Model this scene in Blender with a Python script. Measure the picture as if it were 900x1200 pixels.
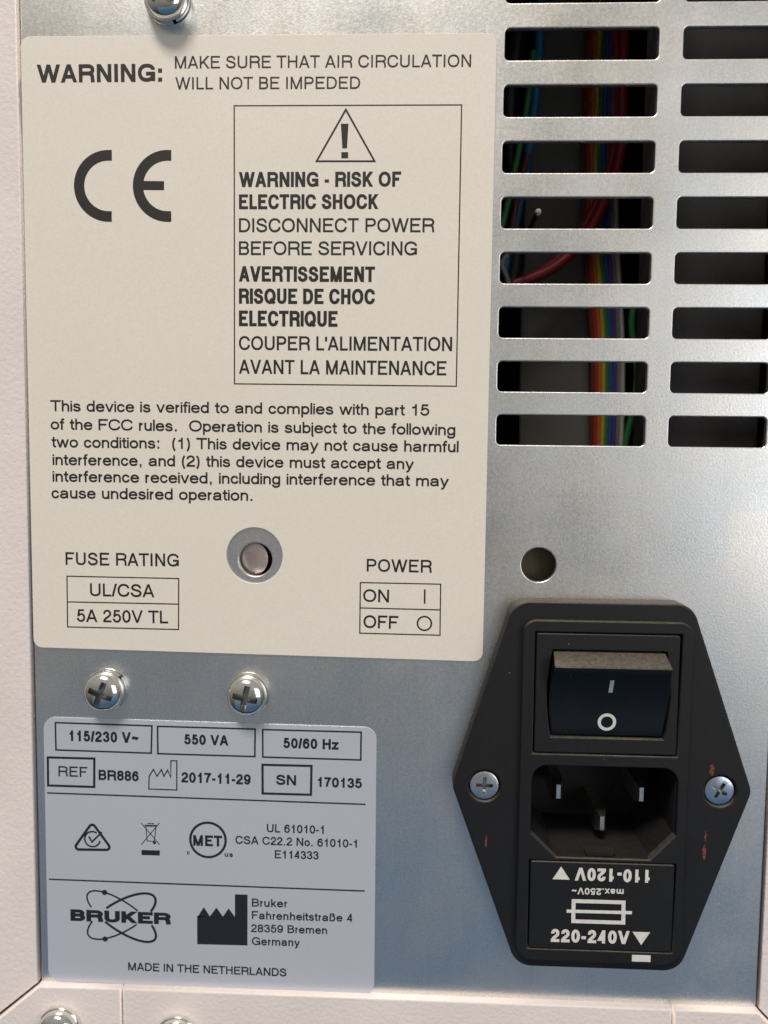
import bpy, bmesh, math, random
from mathutils import Vector, Matrix

random.seed(7)
for _o in list(bpy.data.objects):
    bpy.data.objects.remove(_o)
scene = bpy.context.scene
COL = scene.collection
MM = 0.001
Z0 = 0.130            # height of the panel datum above the bench, metres

# ---------------------------------------------------------------- camera
cam_data = bpy.data.cameras.new("camera")
cam = bpy.data.objects.new("camera", cam_data)
COL.objects.link(cam)
cam_data.sensor_fit = 'AUTO'
cam_data.sensor_width = 36.0
cam_data.lens = 28.5
cam_data.clip_start = 0.005
cam_data.clip_end = 20.0
cam_data.dof.use_dof = True
cam_data.dof.focus_distance = 0.1395
cam_data.dof.aperture_fstop = 13.5
_right = Vector((0.999138, 0.039885, 0.011518))
_up = Vector((-0.014547, 0.076517, 0.996962))
_back = Vector((0.038883, -0.99627, 0.077031))
_m = Matrix((_right, _up, _back)).transposed().to_4x4()
_m.translation = Vector((0.005475, -0.140288, 0.010847)) + Vector((0, 0, Z0))
cam.matrix_world = _m
scene.camera = cam

# ---------------------------------------------------------------- light
world = bpy.data.worlds.new("World")
scene.world = world
world.use_nodes = True
_bg = world.node_tree.nodes["Background"]
# plain room: pale ceiling overhead fading to a darker floor
_wn = world.node_tree
_tc = _wn.nodes.new("ShaderNodeTexCoord")
_sx = _wn.nodes.new("ShaderNodeSeparateXYZ")
_mr = _wn.nodes.new("ShaderNodeMapRange")
_mx = _wn.nodes.new("ShaderNodeMix"); _mx.data_type = 'RGBA'
_mr.inputs[1].default_value, _mr.inputs[2].default_value = -0.72, 0.42
_mx.inputs[6].default_value = (0.018, 0.022, 0.026, 1)
_mx.inputs[7].default_value = (0.365, 0.345, 0.312, 1)
_wn.links.new(_tc.outputs["Generated"], _sx.inputs[0])
_wn.links.new(_sx.outputs[2], _mr.inputs[0])
_wn.links.new(_mr.outputs[0], _mx.inputs[0])
_wn.links.new(_mx.outputs[2], _bg.inputs[0])
_bg.inputs[1].default_value = 1.0

def area_lamp(name, loc, target, sx, sy, power, color):
    d = bpy.data.lights.new(name, 'AREA')
    d.shape = 'RECTANGLE'
    d.size, d.size_y = sx, sy
    d.energy = power
    d.color = color
    o = bpy.data.objects.new(name, d)
    COL.objects.link(o)
    o.location = loc
    o.rotation_euler = (Vector(target) - Vector(loc)).to_track_quat('-Z', 'Y').to_euler()
    return o

CENTRE = (0.0, 0.0, Z0)
area_lamp("ceiling_lamp", (-0.30, -1.02, Z0 + 1.75), CENTRE, 0.70, 0.42, 43, (1.0, 0.920, 0.835))
area_lamp("room_light", (0.95, -1.2, Z0 + 0.12), CENTRE, 0.7, 0.9, 4.9, (0.97, 0.98, 1.0))
area_lamp("blue_bounce", (0.05, -0.45, Z0 - 0.50), CENTRE, 1.35, 0.70, 0.52, (0.24, 0.55, 0.98))

scene.view_settings.view_transform = 'Standard'
scene.view_settings.look = 'None'
scene.view_settings.exposure = 0.0
scene.view_settings.gamma = 1.0
scene.cycles.max_bounces = 10
scene.cycles.use_denoising = True

# ---------------------------------------------------------------- materials
def new_mat(name):
    m = bpy.data.materials.new(name)
    m.use_nodes = True
    nt = m.node_tree
    return m, nt, nt.nodes["Principled BSDF"]

def node(nt, kind, **kw):
    n = nt.nodes.new(kind)
    for k, v in kw.items():
        if k in n.inputs.keys():
            n.inputs[k].default_value = v
        else:
            setattr(n, k, v)
    return n

def coords(nt, scale=(1, 1, 1)):
    t = nt.nodes.new("ShaderNodeTexCoord")
    mp = nt.nodes.new("ShaderNodeMapping")
    mp.inputs["Scale"].default_value = scale
    nt.links.new(t.outputs["Object"], mp.inputs["Vector"])
    return mp.outputs["Vector"]

def noise(nt, vec, scale, detail=3.0, rough=0.55):
    n = nt.nodes.new("ShaderNodeTexNoise")
    n.inputs["Scale"].default_value = scale
    n.inputs["Detail"].default_value = detail
    n.inputs["Roughness"].default_value = rough
    nt.links.new(vec, n.inputs["Vector"])
    return n.outputs["Fac"]

def remap(nt, val, a, b, c, d):
    n = nt.nodes.new("ShaderNodeMapRange")
    for i, x in enumerate((a, b, c, d)):
        n.inputs[i + 1].default_value = x
    nt.links.new(val, n.inputs[0])
    return n.outputs[0]

def mixc(nt, fac, c0, c1):
    n = nt.nodes.new("ShaderNodeMix")
    n.data_type = 'RGBA'
    nt.links.new(fac, n.inputs[0])
    for idx, c in ((6, c0), (7, c1)):
        if isinstance(c, tuple):
            n.inputs[idx].default_value = (*c, 1)
        else:
            nt.links.new(c, n.inputs[idx])
    return n.outputs[2]

def bump(nt, bsdf, height, strength, dist):
    b = nt.nodes.new("ShaderNodeBump")
    b.inputs["Strength"].default_value = strength
    b.inputs["Distance"].default_value = dist
    nt.links.new(height, b.inputs["Height"])
    nt.links.new(b.outputs[0], bsdf.inputs["Normal"])

def dust_mask(nt, vec, scale, lo, size=0.05):
    """sparse specks"""
    v = nt.nodes.new("ShaderNodeTexVoronoi")
    v.inputs["Scale"].default_value = scale
    nt.links.new(vec, v.inputs["Vector"])
    near = remap(nt, v.outputs["Distance"], size, size * 2, 1.0, 0.0)
    sep = nt.nodes.new("ShaderNodeSeparateColor")
    nt.links.new(v.outputs["Color"], sep.inputs[0])
    pick = remap(nt, sep.outputs[0], lo, lo + 0.01, 0.0, 1.0)
    m = nt.nodes.new("ShaderNodeMath"); m.operation = 'MULTIPLY'
    nt.links.new(near, m.inputs[0]); nt.links.new(pick, m.inputs[1])
    return m.outputs[0]

def galvanised():
    m, nt, b = new_mat("galvanised_steel")
    vec = coords(nt)
    b.inputs["Metallic"].default_value = 1.0
    fine = noise(nt, vec, 2900, 1.0, 0.5)
    mid = noise(nt, vec, 1500, 2.0, 0.5)
    big = noise(nt, vec, 55, 3.0, 0.6)
    c1 = mixc(nt, remap(nt, fine, 0.3, 0.7, 0, 1), (0.62, 0.62, 0.605), (0.96, 0.95, 0.925))
    tint = noise(nt, vec, 70, 3.0, 0.6)                 # passivation: faint warm and cool clouds
    warm = mixc(nt, remap(nt, tint, 0.38, 0.62, 0, 1), (0.73, 0.79, 0.82), (0.93, 0.86, 0.78))
    half = nt.nodes.new("ShaderNodeValue"); half.outputs[0].default_value = 0.45
    c1 = mixc(nt, half.outputs[0], c1, warm)
    c2 = mixc(nt, remap(nt, big, 0.35, 0.65, 0, 0.35), c1, (0.66, 0.67, 0.68))
    streak = noise(nt, coords(nt, (900, 900, 26)), 1.0, 3.0, 0.6)      # rolling direction of the sheet
    c2 = mixc(nt, remap(nt, streak, 0.35, 0.75, 0, 0.25), c2, (0.66, 0.66, 0.66))
    sp = dust_mask(nt, vec, 330, 0.90, 0.022)
    c3 = mixc(nt, sp, c2, (0.78, 0.75, 0.70))
    nt.links.new(c3, b.inputs["Base Color"])
    nt.links.new(remap(nt, sp, 0, 1, 1.0, 0.15), b.inputs["Metallic"])
    r = nt.nodes.new("ShaderNodeMath"); r.operation = 'ADD'
    nt.links.new(remap(nt, mid, 0.3, 0.7, 0.31, 0.37), r.inputs[0])
    nt.links.new(remap(nt, big, 0.3, 0.7, -0.05, 0.07), r.inputs[1])
    nt.links.new(r.outputs[0], b.inputs["Roughness"])
    bump(nt, b, fine, 0.20, 0.00006)
    return m

def powder(name, col):
    m, nt, b = new_mat(name)
    vec = coords(nt)
    n1 = noise(nt, vec, 1350, 2.0, 0.5)
    n2 = noise(nt, vec, 60, 2.0, 0.5)
    dark = tuple(x * 0.92 for x in col)
    nt.links.new(mixc(nt, remap(nt, n2, 0.3, 0.7, 0, 1), col, dark), b.inputs["Base Color"])
    b.inputs["Roughness"].default_value = 0.42
    bump(nt, b, n1, 0.36, 0.00027)
    return m

def film(name, col, rough, grain, metal=0.0):
    m, nt, b = new_mat(name)
    vec = coords(nt)
    n1 = noise(nt, vec, 2300, 2.0, 0.6)
    n2 = noise(nt, vec, 38, 3.0, 0.6)
    hi = tuple(min(1, x * (1 + grain)) for x in col)
    lo = tuple(x * (1 - grain) for x in col)
    c1 = mixc(nt, remap(nt, n1, 0.3, 0.7, 0, 1), lo, hi)
    c2 = mixc(nt, remap(nt, n2, 0.3, 0.75, 0, 0.5), c1, tuple(x * 0.96 for x in col))
    nt.links.new(c2, b.inputs["Base Color"])
    b.inputs["Roughness"].default_value = rough
    b.inputs["Metallic"].default_value = metal
    bump(nt, b, n1, 0.12, 0.0001)
    return m

def plain(name, col, rough, metal=0.0, bumpy=0.0, scale=1500):
    m, nt, b = new_mat(name)
    vec = coords(nt)
    n1 = noise(nt, vec, scale, 2.0, 0.5)
    lo = tuple(x * 0.86 for x in col)
    nt.links.new(mixc(nt, remap(nt, n1, 0.3, 0.7, 0, 1), lo, col), b.inputs["Base Color"])
    b.inputs["Roughness"].default_value = rough
    b.inputs["Metallic"].default_value = metal
    if bumpy:
        bump(nt, b, n1, bumpy, 0.0001)
    return m

def black_plastic(name, col, rough, dusty):
    m, nt, b = new_mat(name)
    vec = coords(nt)
    n1 = noise(nt, vec, 1400, 3.0, 0.6)
    n2 = noise(nt, vec, 120, 4.0, 0.65)
    base = mixc(nt, remap(nt, n1, 0.3, 0.7, 0, 1), tuple(x * 0.8 for x in col), col)
    # dust settles on faces that look upwards
    g = nt.nodes.new("ShaderNodeNewGeometry")
    sep = nt.nodes.new("ShaderNodeSeparateXYZ")
    nt.links.new(g.outputs["True Normal"], sep.inputs[0])
    up = remap(nt, sep.outputs[2], 0.25, 0.9, 0.0, dusty)
    mul = nt.nodes.new("ShaderNodeMath"); mul.operation = 'MULTIPLY'
    nt.links.new(up, mul.inputs[0])
    nt.links.new(remap(nt, n1, 0.25, 0.7, 0.45, 1.0), mul.inputs[1])
    c1 = mixc(nt, mul.outputs[0], base, (0.22, 0.19, 0.15))
    sp = dust_mask(nt, vec, 620, 0.93, 0.04)
    spm = nt.nodes.new("ShaderNodeMath"); spm.operation = 'MULTIPLY'
    nt.links.new(sp, spm.inputs[0]); spm.inputs[1].default_value = 0.75
    c2 = mixc(nt, spm.outputs[0], c1, (0.30, 0.28, 0.25))
    nt.links.new(c2, b.inputs["Base Color"])
    nt.links.new(remap(nt, n2, 0.3, 0.7, rough - 0.05, rough + 0.08), b.inputs["Roughness"])
    b.inputs["Specular IOR Level"].default_value = 0.36
    bump(nt, b, n1, 0.22, 0.0001)
    return m

def rust():
    m, nt, b = new_mat("rust_red_mark")
    vec = coords(nt)
    n = noise(nt, vec, 3200, 3.0, 0.7)
    nt.links.new(mixc(nt, remap(nt, n, 0.42, 0.62, 0, 1), (0.020, 0.012, 0.011), (0.30, 0.062, 0.026)), b.inputs["Base Color"])
    b.inputs["Roughness"].default_value = 0.7
    return m

M = {
    'galv': galvanised(),
    'powder': powder("white_powder_coat", (0.79, 0.715, 0.69)),
    'cream': film("cream_label_film", (0.745, 0.695, 0.620), 0.52, 0.042),
    'silver': film("grey_white_sticker", (0.535, 0.560, 0.630), 0.34, 0.015, 0.22),
    'ink': plain("black_ink", (0.012, 0.010, 0.009), 0.6),
    'ink_soft': plain("thin_black_ink", (0.014, 0.012, 0.011), 0.6),
    'sticker_ink': plain("sticker_ink", (0.016, 0.016, 0.022), 0.4),
    'white_ink': plain("white_ink", (0.72, 0.70, 0.67), 0.5),
    'blue_ink': plain("pale_blue_ink", (0.42, 0.46, 0.58), 0.5),
    'black': black_plastic("black_plastic", (0.009, 0.009, 0.010), 0.50, 0.42),
    'rocker': black_plastic("glossy_black_plastic", (0.007, 0.008, 0.010), 0.32, 0.50),
    'socket': black_plastic("dusty_socket_plastic", (0.006, 0.006, 0.007), 0.6, 0.045),
    'zinc': plain("bright_zinc", (0.86, 0.86, 0.83), 0.13, 1.0, 0.05, 900),
    'nickel': plain("nickel_pin", (0.80, 0.78, 0.74), 0.28, 1.0),
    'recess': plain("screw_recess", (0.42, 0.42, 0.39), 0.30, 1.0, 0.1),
    'blue_screw': plain("bluish_screw_metal", (0.60, 0.68, 0.80), 0.26, 1.0, 0.08),  # flat screw metal in a bluish colour
    'flat_screw': plain("satin_screw_steel", (0.74, 0.73, 0.73), 0.30, 1.0, 0.08),
    'rust': rust(),
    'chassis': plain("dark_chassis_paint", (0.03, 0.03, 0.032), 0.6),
    'bracket': plain("grey_bracket_metal", (0.25, 0.245, 0.235), 0.5, 0.0),
    'foam': plain("black_filter_foam", (0.030, 0.028, 0.029), 0.85, 0.0, 0.4),
    'olive': plain("olive_solder_mask", (0.12, 0.10, 0.055), 0.5),
    'boss': plain("pinkish_zinc", (0.78, 0.64, 0.60), 0.38, 1.0),
}
for _n, _c in dict(brown=(0.16, 0.045, 0.03), red=(0.52, 0.05, 0.04), orange=(0.66, 0.20, 0.05),
                   yellow=(0.70, 0.52, 0.08), green=(0.05, 0.27, 0.09), blue=(0.04, 0.14, 0.42),
                   violet=(0.16, 0.07, 0.34), grey=(0.30, 0.30, 0.30), white=(0.75, 0.72, 0.68),
                   crimson=(0.46, 0.035, 0.05), teal=(0.02, 0.22, 0.45), jet=(0.015, 0.015, 0.018)).items():
    M['wire_' + _n] = plain(_n + "_insulation", _c, 0.4)

# ---------------------------------------------------------------- object helpers
# panel millimetres: u to the right, v downwards, h out of the panel
class Thing:
    def __init__(self, name, label, cat, u, v, h=0.0, group=None, rot=0.0, mesh=None, mat=None):
        self.c = (u, v, h)
        self.o = bpy.data.objects.new(name, mesh)
        COL.objects.link(self.o)
        self.o.location = (u * MM, -h * MM, Z0 - v * MM)
        self.o.rotation_euler = (0, math.radians(rot), 0)
        self.o["label"] = label
        self.o["category"] = cat
        if group:
            self.o["group"] = group
        if mat:
            mesh.materials.append(M[mat])

    def part(self, name, mesh, mat, parent=None, label=None, kind=None):
        o = bpy.data.objects.new(name, mesh)
        COL.objects.link(o)
        o.parent = parent or self.o
        if not mesh.materials:
            mesh.materials.append(M[mat])
        if label:
            o["label"] = label
        if kind:
            o["kind"] = kind
        return o

def to_local(verts, c):
    return [((u - c[0]) * MM, -(h - c[2]) * MM, -(v - c[1]) * MM) for (u, v, h) in verts]

def mesh_of(name, verts, faces, c, smooth=False, sharp=None):
    me = bpy.data.meshes.new(name)
    me.from_pydata(to_local(verts, c), [], faces)
    me.validate()
    bm = bmesh.new(); bm.from_mesh(me)
    bmesh.ops.recalc_face_normals(bm, faces=bm.faces)
    bm.to_mesh(me); bm.free()
    if smooth:
        me.shade_smooth()
        if sharp:
            me.set_sharp_from_angle(angle=math.radians(sharp))
    return me

def plate(name, outer, holes, h0, h1, bev, c, res=3):
    """flat plate with holes and rounded rims; outlines in u, v; between heights h0 < h1"""
    cu = bpy.data.curves.new(name + "_outline", 'CURVE')
    cu.dimensions = '2D'
    cu.fill_mode = 'BOTH'
    for loop in [outer] + list(holes):
        s = cu.splines.new('POLY')
        s.points.add(len(loop) - 1)
        for p, (u, v) in zip(s.points, loop):
            p.co = (u - c[0], -(v - c[1]), 0, 1)
        s.use_cyclic_u = True
    th = h1 - h0
    cu.extrude = max(th / 2 - bev, 1e-4)
    cu.bevel_depth = bev
    cu.bevel_resolution = res
    cu.offset = -bev
    o = bpy.data.objects.new(name + "_tmp", cu)
    COL.objects.link(o)
    dg = bpy.context.evaluated_depsgraph_get()
    me = bpy.data.meshes.new_from_object(o.evaluated_get(dg))
    bpy.data.objects.remove(o); bpy.data.curves.remove(cu)
    mid = (h0 + h1) / 2 - c[2]
    for vtx in me.vertices:
        x, y, z = vtx.co
        vtx.co = (x * MM, -(z + mid) * MM, y * MM)
    bm = bmesh.new(); bm.from_mesh(me)
    bmesh.ops.remove_doubles(bm, verts=bm.verts, dist=1e-7)
    bmesh.ops.recalc_face_normals(bm, faces=bm.faces)
    bm.to_mesh(me); bm.free()
    me.materials.clear()
    me.name = name
    return me

def circle(u, v, r, n=48):
    return [(u + r * math.cos(2 * math.pi * i / n), v + r * math.sin(2 * math.pi * i / n)) for i in range(n)]

def rounded(pts, radii, n=8):
    """polygon with rounded corners (u, v)"""
    out = []
    N = len(pts)
    if not isinstance(radii, (list, tuple)):
        radii = [radii] * N
    for i in range(N):
        p0, p1, p2 = Vector(pts[i - 1]), Vector(pts[i]), Vector(pts[(i + 1) % N])
        r = radii[i]
        a, b = (p0 - p1).normalized(), (p2 - p1).normalized()
        ang = a.angle(b)
        t = r / math.tan(ang / 2)
        if r <= 0:
            out.append(tuple(p1)); continue
        s, e = p1 + a * t, p1 + b * t
        cen = p1 + (a + b).normalized() * (r / math.sin(ang / 2))
        va, vb = s - cen, e - cen
        sweep = va.angle_signed(vb)
        for k in range(n + 1):
            an = -sweep * k / n
            cs, sn = math.cos(an), math.sin(an)
            out.append((cen.x + va.x * cs - va.y * sn, cen.y + va.x * sn + va.y * cs))
    return out

def rrect(u0, v0, u1, v1, r, n=6):
    return rounded([(u0, v0), (u1, v0), (u1, v1), (u0, v1)], r, n)

def lathe(name, prof, u, v, c, n=48, sharp=30):
    """prof: (r, h) from the axis outwards; revolve about the panel normal through u, v"""
    verts, faces = [], []
    for r, h in prof:
        for i in range(n):
            a = 2 * math.pi * i / n
            verts.append((u + r * math.cos(a), v + r * math.sin(a), h))
    for k in range(len(prof) - 1):
        for i in range(n):
            j = (i + 1) % n
            faces.append((k * n + i, k * n + j, (k + 1) * n + j, (k + 1) * n + i))
    faces.append(tuple(range(n)))
    faces.append(tuple(range((len(prof) - 1) * n, len(prof) * n)))
    return mesh_of(name, verts, faces, c, True, sharp)

def tube(name, pts, r, c, n=8, sub=8):
    """round wire through (u, v, h) points, Catmull-Rom"""
    P = [Vector(p) for p in pts]
    P = [P[0] * 2 - P[1]] + P + [P[-1] * 2 - P[-2]]
    path = []
    for i in range(1, len(P) - 2):
        for k in range(sub):
            t = k / sub
            a, b, d, e = P[i - 1], P[i], P[i + 1], P[i + 2]
            path.append(0.5 * ((2 * b) + (d - a) * t + (2 * a - 5 * b + 4 * d - e) * t * t + (3 * b - a - 3 * d + e) * t ** 3))
    path.append(P[-2])
    verts, faces = [], []
    for i, p in enumerate(path):
        t = (path[min(i + 1, len(path) - 1)] - path[max(i - 1, 0)]).normalized()
        s = t.cross(Vector((0, 0, 1)))
        s = s.normalized() if s.length > 1e-6 else Vector((1, 0, 0))
        w = t.cross(s)
        for k in range(n):
            a = 2 * math.pi * k / n
            verts.append(tuple(p + s * (r * math.cos(a)) + w * (r * math.sin(a))))
    for i in range(len(path) - 1):
        for k in range(n):
            j = (k + 1) % n
            faces.append((i * n + k, i * n + j, (i + 1) * n + j, (i + 1) * n + k))
    faces.append(tuple(range(n)))
    faces.append(tuple(range((len(path) - 1) * n, len(path) * n)))
    return mesh_of(name, verts, faces, c, True, 50)

def prism(name, loop0, h0, loop1, h1, c, cap0=True, cap1=True, smooth=False):
    n = len(loop0)
    verts = [(u, v, h0) for u, v in loop0] + [(u, v, h1) for u, v in loop1]
    faces = [(i, (i + 1) % n, n + (i + 1) % n, n + i) for i in range(n)]
    if cap0: faces.append(tuple(range(n)))
    if cap1: faces.append(tuple(range(n, 2 * n)))
    return mesh_of(name, verts, faces, c, smooth, 30 if smooth else None)

# ---------------------------------------------------------------- lettering: stroked grotesque glyphs
# box coordinates 0..1 inside the glyph; 'h'/'v' = quarter curve leaving horizontally / vertically,
# 'c' = cubic; prefix s = square ends, b = cut ends, d = diagonal trimmed to the line
_dg = "b M.02 .68 v.5 1 h.97 .715 c.97 .43 .05 .33 0 0 ; s M0 0 L1 0"
GLYPHS = {
 'A': (667, 'd', "d M0 0 L.5 1 ; d M1 0 L.5 1 ; b M.17 .27 L.83 .27"),
 'B': (667, 'sp', "s M0 0 L0 1 L.58 1 h.94 .765 v.58 .53 L0 .53 ; s M0 0 L.6 0 h1 .265 v.6 .53 L.4 .53"),
 'C': (722, 'r', "b M.99 .68 v.5 1 h0 .5 v.5 0 h1 .35"),
 'D': (722, 'sp', "s M0 0 L0 1 L.42 1 h1 .5 v.42 0 L0 0 z"),
 'E': (667, 'sp', "s M1 1 L0 1 L0 0 L1 0 ; b M0 .525 L.96 .525"),
 'F': (611, 'sl', "s M1 1 L0 1 L0 0 ; b M0 .505 L.92 .505"),
 'G': (778, 'r', "b M.96 .7 v.5 1 h0 .5 v.48 0 h.97 .42 ; s M.97 .05 L.97 .44 L.58 .44"),
 'H': (722, 's', "s M0 0 L0 1 ; s M1 0 L1 1 ; b M0 .53 L1 .53"),
 'I': (278, 's', "s M.5 0 L.5 1"),
 'J': (500, 'r', "s M1 1 L1 .28 v.48 0 h0 .28"),
 'K': (667, 'sk', "s M0 0 L0 1 ; e M0 .33 L.97 1 ; e M.33 .56 L1 0"),
 'L': (556, 'sl', "s M0 1 L0 0 L1 0"),
 'M': (833, 's', "s M0 0 L0 1 ; s M1 0 L1 1 ; d M0 1 L.5 0 ; d M1 1 L.5 0"),
 'N': (722, 's', "s M0 0 L0 1 ; s M1 0 L1 1 ; d M0 1 L1 0"),
 'O': (778, 'r', "s M.5 1 h0 .5 v.5 0 h1 .5 v.5 1 z"),
 'P': (667, 'sp', "s M0 0 L0 1 L.58 1 h1 .735 v.58 .47 L0 .47"),
 'Q': (778, 'r', "s M.5 1 h0 .5 v.5 0 h1 .5 v.5 1 z ; b M.56 .30 L1.04 -.10"),
 'R': (722, 'sk', "s M0 0 L0 1 L.58 1 h.95 .745 v.58 .49 L0 .49 ; s M.58 .49 h.92 .25 L.95 0"),
 'S': (667, 'r', "b M.95 .7 v.5 1 h.05 .74 c.05 .5 1 .58 1 .265 v.5 0 h0 .32"),
 'T': (611, 'd', "s M0 1 L1 1 ; s M.5 0 L.5 1"),
 'U': (722, 's', "s M0 1 L0 .3 v.5 0 h1 .3 L1 1"),
 'V': (667, 'd', "d M0 1 L.5 0 ; d M1 1 L.5 0"),
 'W': (944, 'd', "d M0 1 L.26 0 ; d M.5 1 L.26 0 ; d M.5 1 L.74 0 ; d M1 1 L.74 0"),
 'X': (667, 'd', "d M0 1 L1 0 ; d M1 1 L0 0"),
 'Y': (667, 'd', "e M.5 .42 L0 1 ; e M.5 .42 L1 1 ; s M.5 0 L.5 .45"),
 'Z': (611, 'd', "s M0 1 L1 1 ; d M1 1 L0 0 ; s M0 0 L1 0"),
 'a': (556, 'sa', "b M.05 .68 v.46 1 h.86 .7 L.86 .17 v1 0 ; b M.86 .6 c.8 .5 0 .62 0 .27 v.36 0 h.86 .4"),
 'b': (556, 'sp', "s M0 0 L0 2 ; s M0 .5 v.5 1 h1 .5 v.5 0 h0 .5 z"),
 'c': (500, 'r', "b M.97 .66 v.5 1 h0 .5 v.5 0 h1 .36"),
 'd': (556, 'ps', "s M1 0 L1 2 ; s M0 .5 v.5 1 h1 .5 v.5 0 h0 .5 z"),
 'e': (556, 'r', "b M0 .54 L1 .54 v.5 1 h0 .5 v.5 0 h.97 .28"),
 'f': (278, 'ff', "s M1 2 L.85 2 h.42 1.5 L.42 0 ; s M0 1 L.9 1"),
 'g': (556, 'ps', "s M0 .5 v.5 1 h1 .5 v.5 0 h0 .5 z ; s M1 1 L1 -.25 v.5 -1 h.04 -.55"),
 'h': (556, 's', "s M0 0 L0 2 ; s M0 .55 v.52 1 h1 .62 L1 0"),
 'i': (222, 's', "s M.5 0 L.5 1 ; b M.5 1.6 L.5 2.1"),
 'j': (222, 's', "s M.8 1 L.8 -.6 v.3 -1 L0 -1 ; b M.8 1.6 L.8 2.1"),
 'k': (500, 'sk', "s M0 0 L0 2 ; e M0 .32 L.95 1 ; e M.35 .6 L1 0"),
 'l': (222, 's', "s M.5 0 L.5 2"),
 'm': (833, 's', "s M0 0 L0 1 ; s M0 .6 v.28 1 h.5 .66 L.5 0 ; s M.5 .6 v.78 1 h1 .66 L1 0"),
 'n': (556, 's', "s M0 0 L0 1 ; s M0 .55 v.52 1 h1 .62 L1 0"),
 'o': (556, 'r', "s M.5 1 h0 .5 v.5 0 h1 .5 v.5 1 z"),
 'p': (556, 'sp', "s M0 1 L0 -1 ; s M0 .5 v.5 1 h1 .5 v.5 0 h0 .5 z"),
 'q': (556, 'ps', "s M1 1 L1 -1 ; s M0 .5 v.5 1 h1 .5 v.5 0 h0 .5 z"),
 'r': (333, 'rr', "s M0 0 L0 1 ; b M0 .45 v1 .97"),
 's': (500, 'r', "b M.93 .7 v.5 1 h.05 .735 c.05 .45 1 .62 1 .265 v.5 0 h0 .31"),
 't': (278, 'ff', "s M.45 1.7 L.45 .3 v.85 0 L1 0 ; s M0 1 L1 1"),
 'u': (556, 's', "s M0 1 L0 .38 v.48 0 h1 .45 ; s M1 1 L1 0"),
 'v': (500, 'd', "d M0 1 L.5 0 ; d M1 1 L.5 0"),
 'w': (722, 'd', "d M0 1 L.26 0 ; d M.5 1 L.26 0 ; d M.5 1 L.74 0 ; d M1 1 L.74 0"),
 'x': (500, 'd', "d M0 1 L1 0 ; d M1 1 L0 0"),
 'y': (500, 'd', "d M0 1 L.5 0 ; b M1.02 1.1 L.48 -.2 c.36 -.85 .3 -1.05 .05 -.98"),
 'z': (500, 'd', "s M0 1 L1 1 ; d M1 1 L0 0 ; s M0 0 L1 0"),
 'ß': (611, 's', "s M0 0 L0 1.4 v.45 2 h.88 1.5 v.5 1.08 h1 .52 v.5 0 L.38 0"),
 '0': (556, 'r', "s M.5 1 h0 .5 v.5 0 h1 .5 v.5 1 z"),
 '1': (556, 'r', "s M.62 0 L.62 1 ; b M.62 .92 c.5 .76 .3 .74 .08 .74"),
 '2': (556, 'r', _dg),
 '3': (556, 'r', "b M.02 .72 v.48 1 h.92 .76 v.4 .535 ; b M.36 .535 L.5 .535 h1 .27 v.5 0 h0 .3"),
 '4': (556, 'r', "s M.76 0 L.76 1 ; b M.72 1.02 L.03 .25 L1.04 .25"),
 '5': (556, 'r', "b M.96 1 L.2 1 L.08 .42 ; b M.04 .44 c.3 .74 1 .72 1 .32 v.5 0 h0 .29"),
 '6': (556, 'r', "b M.95 .76 v.53 1 h0 .45 L0 .32 ; s M.5 .63 h0 .32 v.5 0 h1 .32 v.5 .63 z"),
 '7': (556, 'r', "s M0 1 L1 1 ; b M1 1.02 c.6 .7 .36 .35 .32 -.06"),
 '8': (556, 'r', "s M.5 1 h.06 .77 v.5 .54 h.94 .77 v.5 1 z ; s M.5 .54 h0 .265 v.5 0 h1 .265 v.5 .54 z"),
 '9': (556, 'r', "b M.05 .24 v.47 0 h1 .55 L1 .68 ; s M.5 .37 h1 .68 v.5 1 h0 .68 v.5 .37 z"),
 '-': (333, 'r', "s M0 .36 L1 .36"),
 '/': (278, 'n', "d M0 0 L1 1"),
 '(': (333, 'r', "b M1 1.06 c.0 .7 .0 .05 1 -.3"),
 ')': (333, 'r', "b M0 1.06 c1 .7 1 .05 0 -.3"),
 '~': (584, 'r', "b M0 .32 c.1 .6 .35 .56 .5 .46 c.65 .36 .9 .32 1 .6"),
 "'": (191, 's', "b M.5 1.06 L.5 .66"),
 '.': (278, 'p', ""), ',': (278, 'p', ""), ':': (278, 'p', ""), ' ': (278, 'p', ""),
}
XH, DESC = 0.728, -0.285

def clip_y(poly, lo, hi):
    for sign, lim in ((1, lo), (-1, -hi)):
        out = []
        for i in range(len(poly)):
            a, b = poly[i - 1], poly[i]
            ya, yb = a[1] * sign - lim, b[1] * sign - lim
            if (ya >= 0) != (yb >= 0):
                t = ya / (ya - yb)
                out.append((a[0] + (b[0] - a[0]) * t, a[1] + (b[1] - a[1]) * t))
            if yb >= 0:
                out.append(b)
        poly = out
        if not poly:
            return []
    return poly

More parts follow.
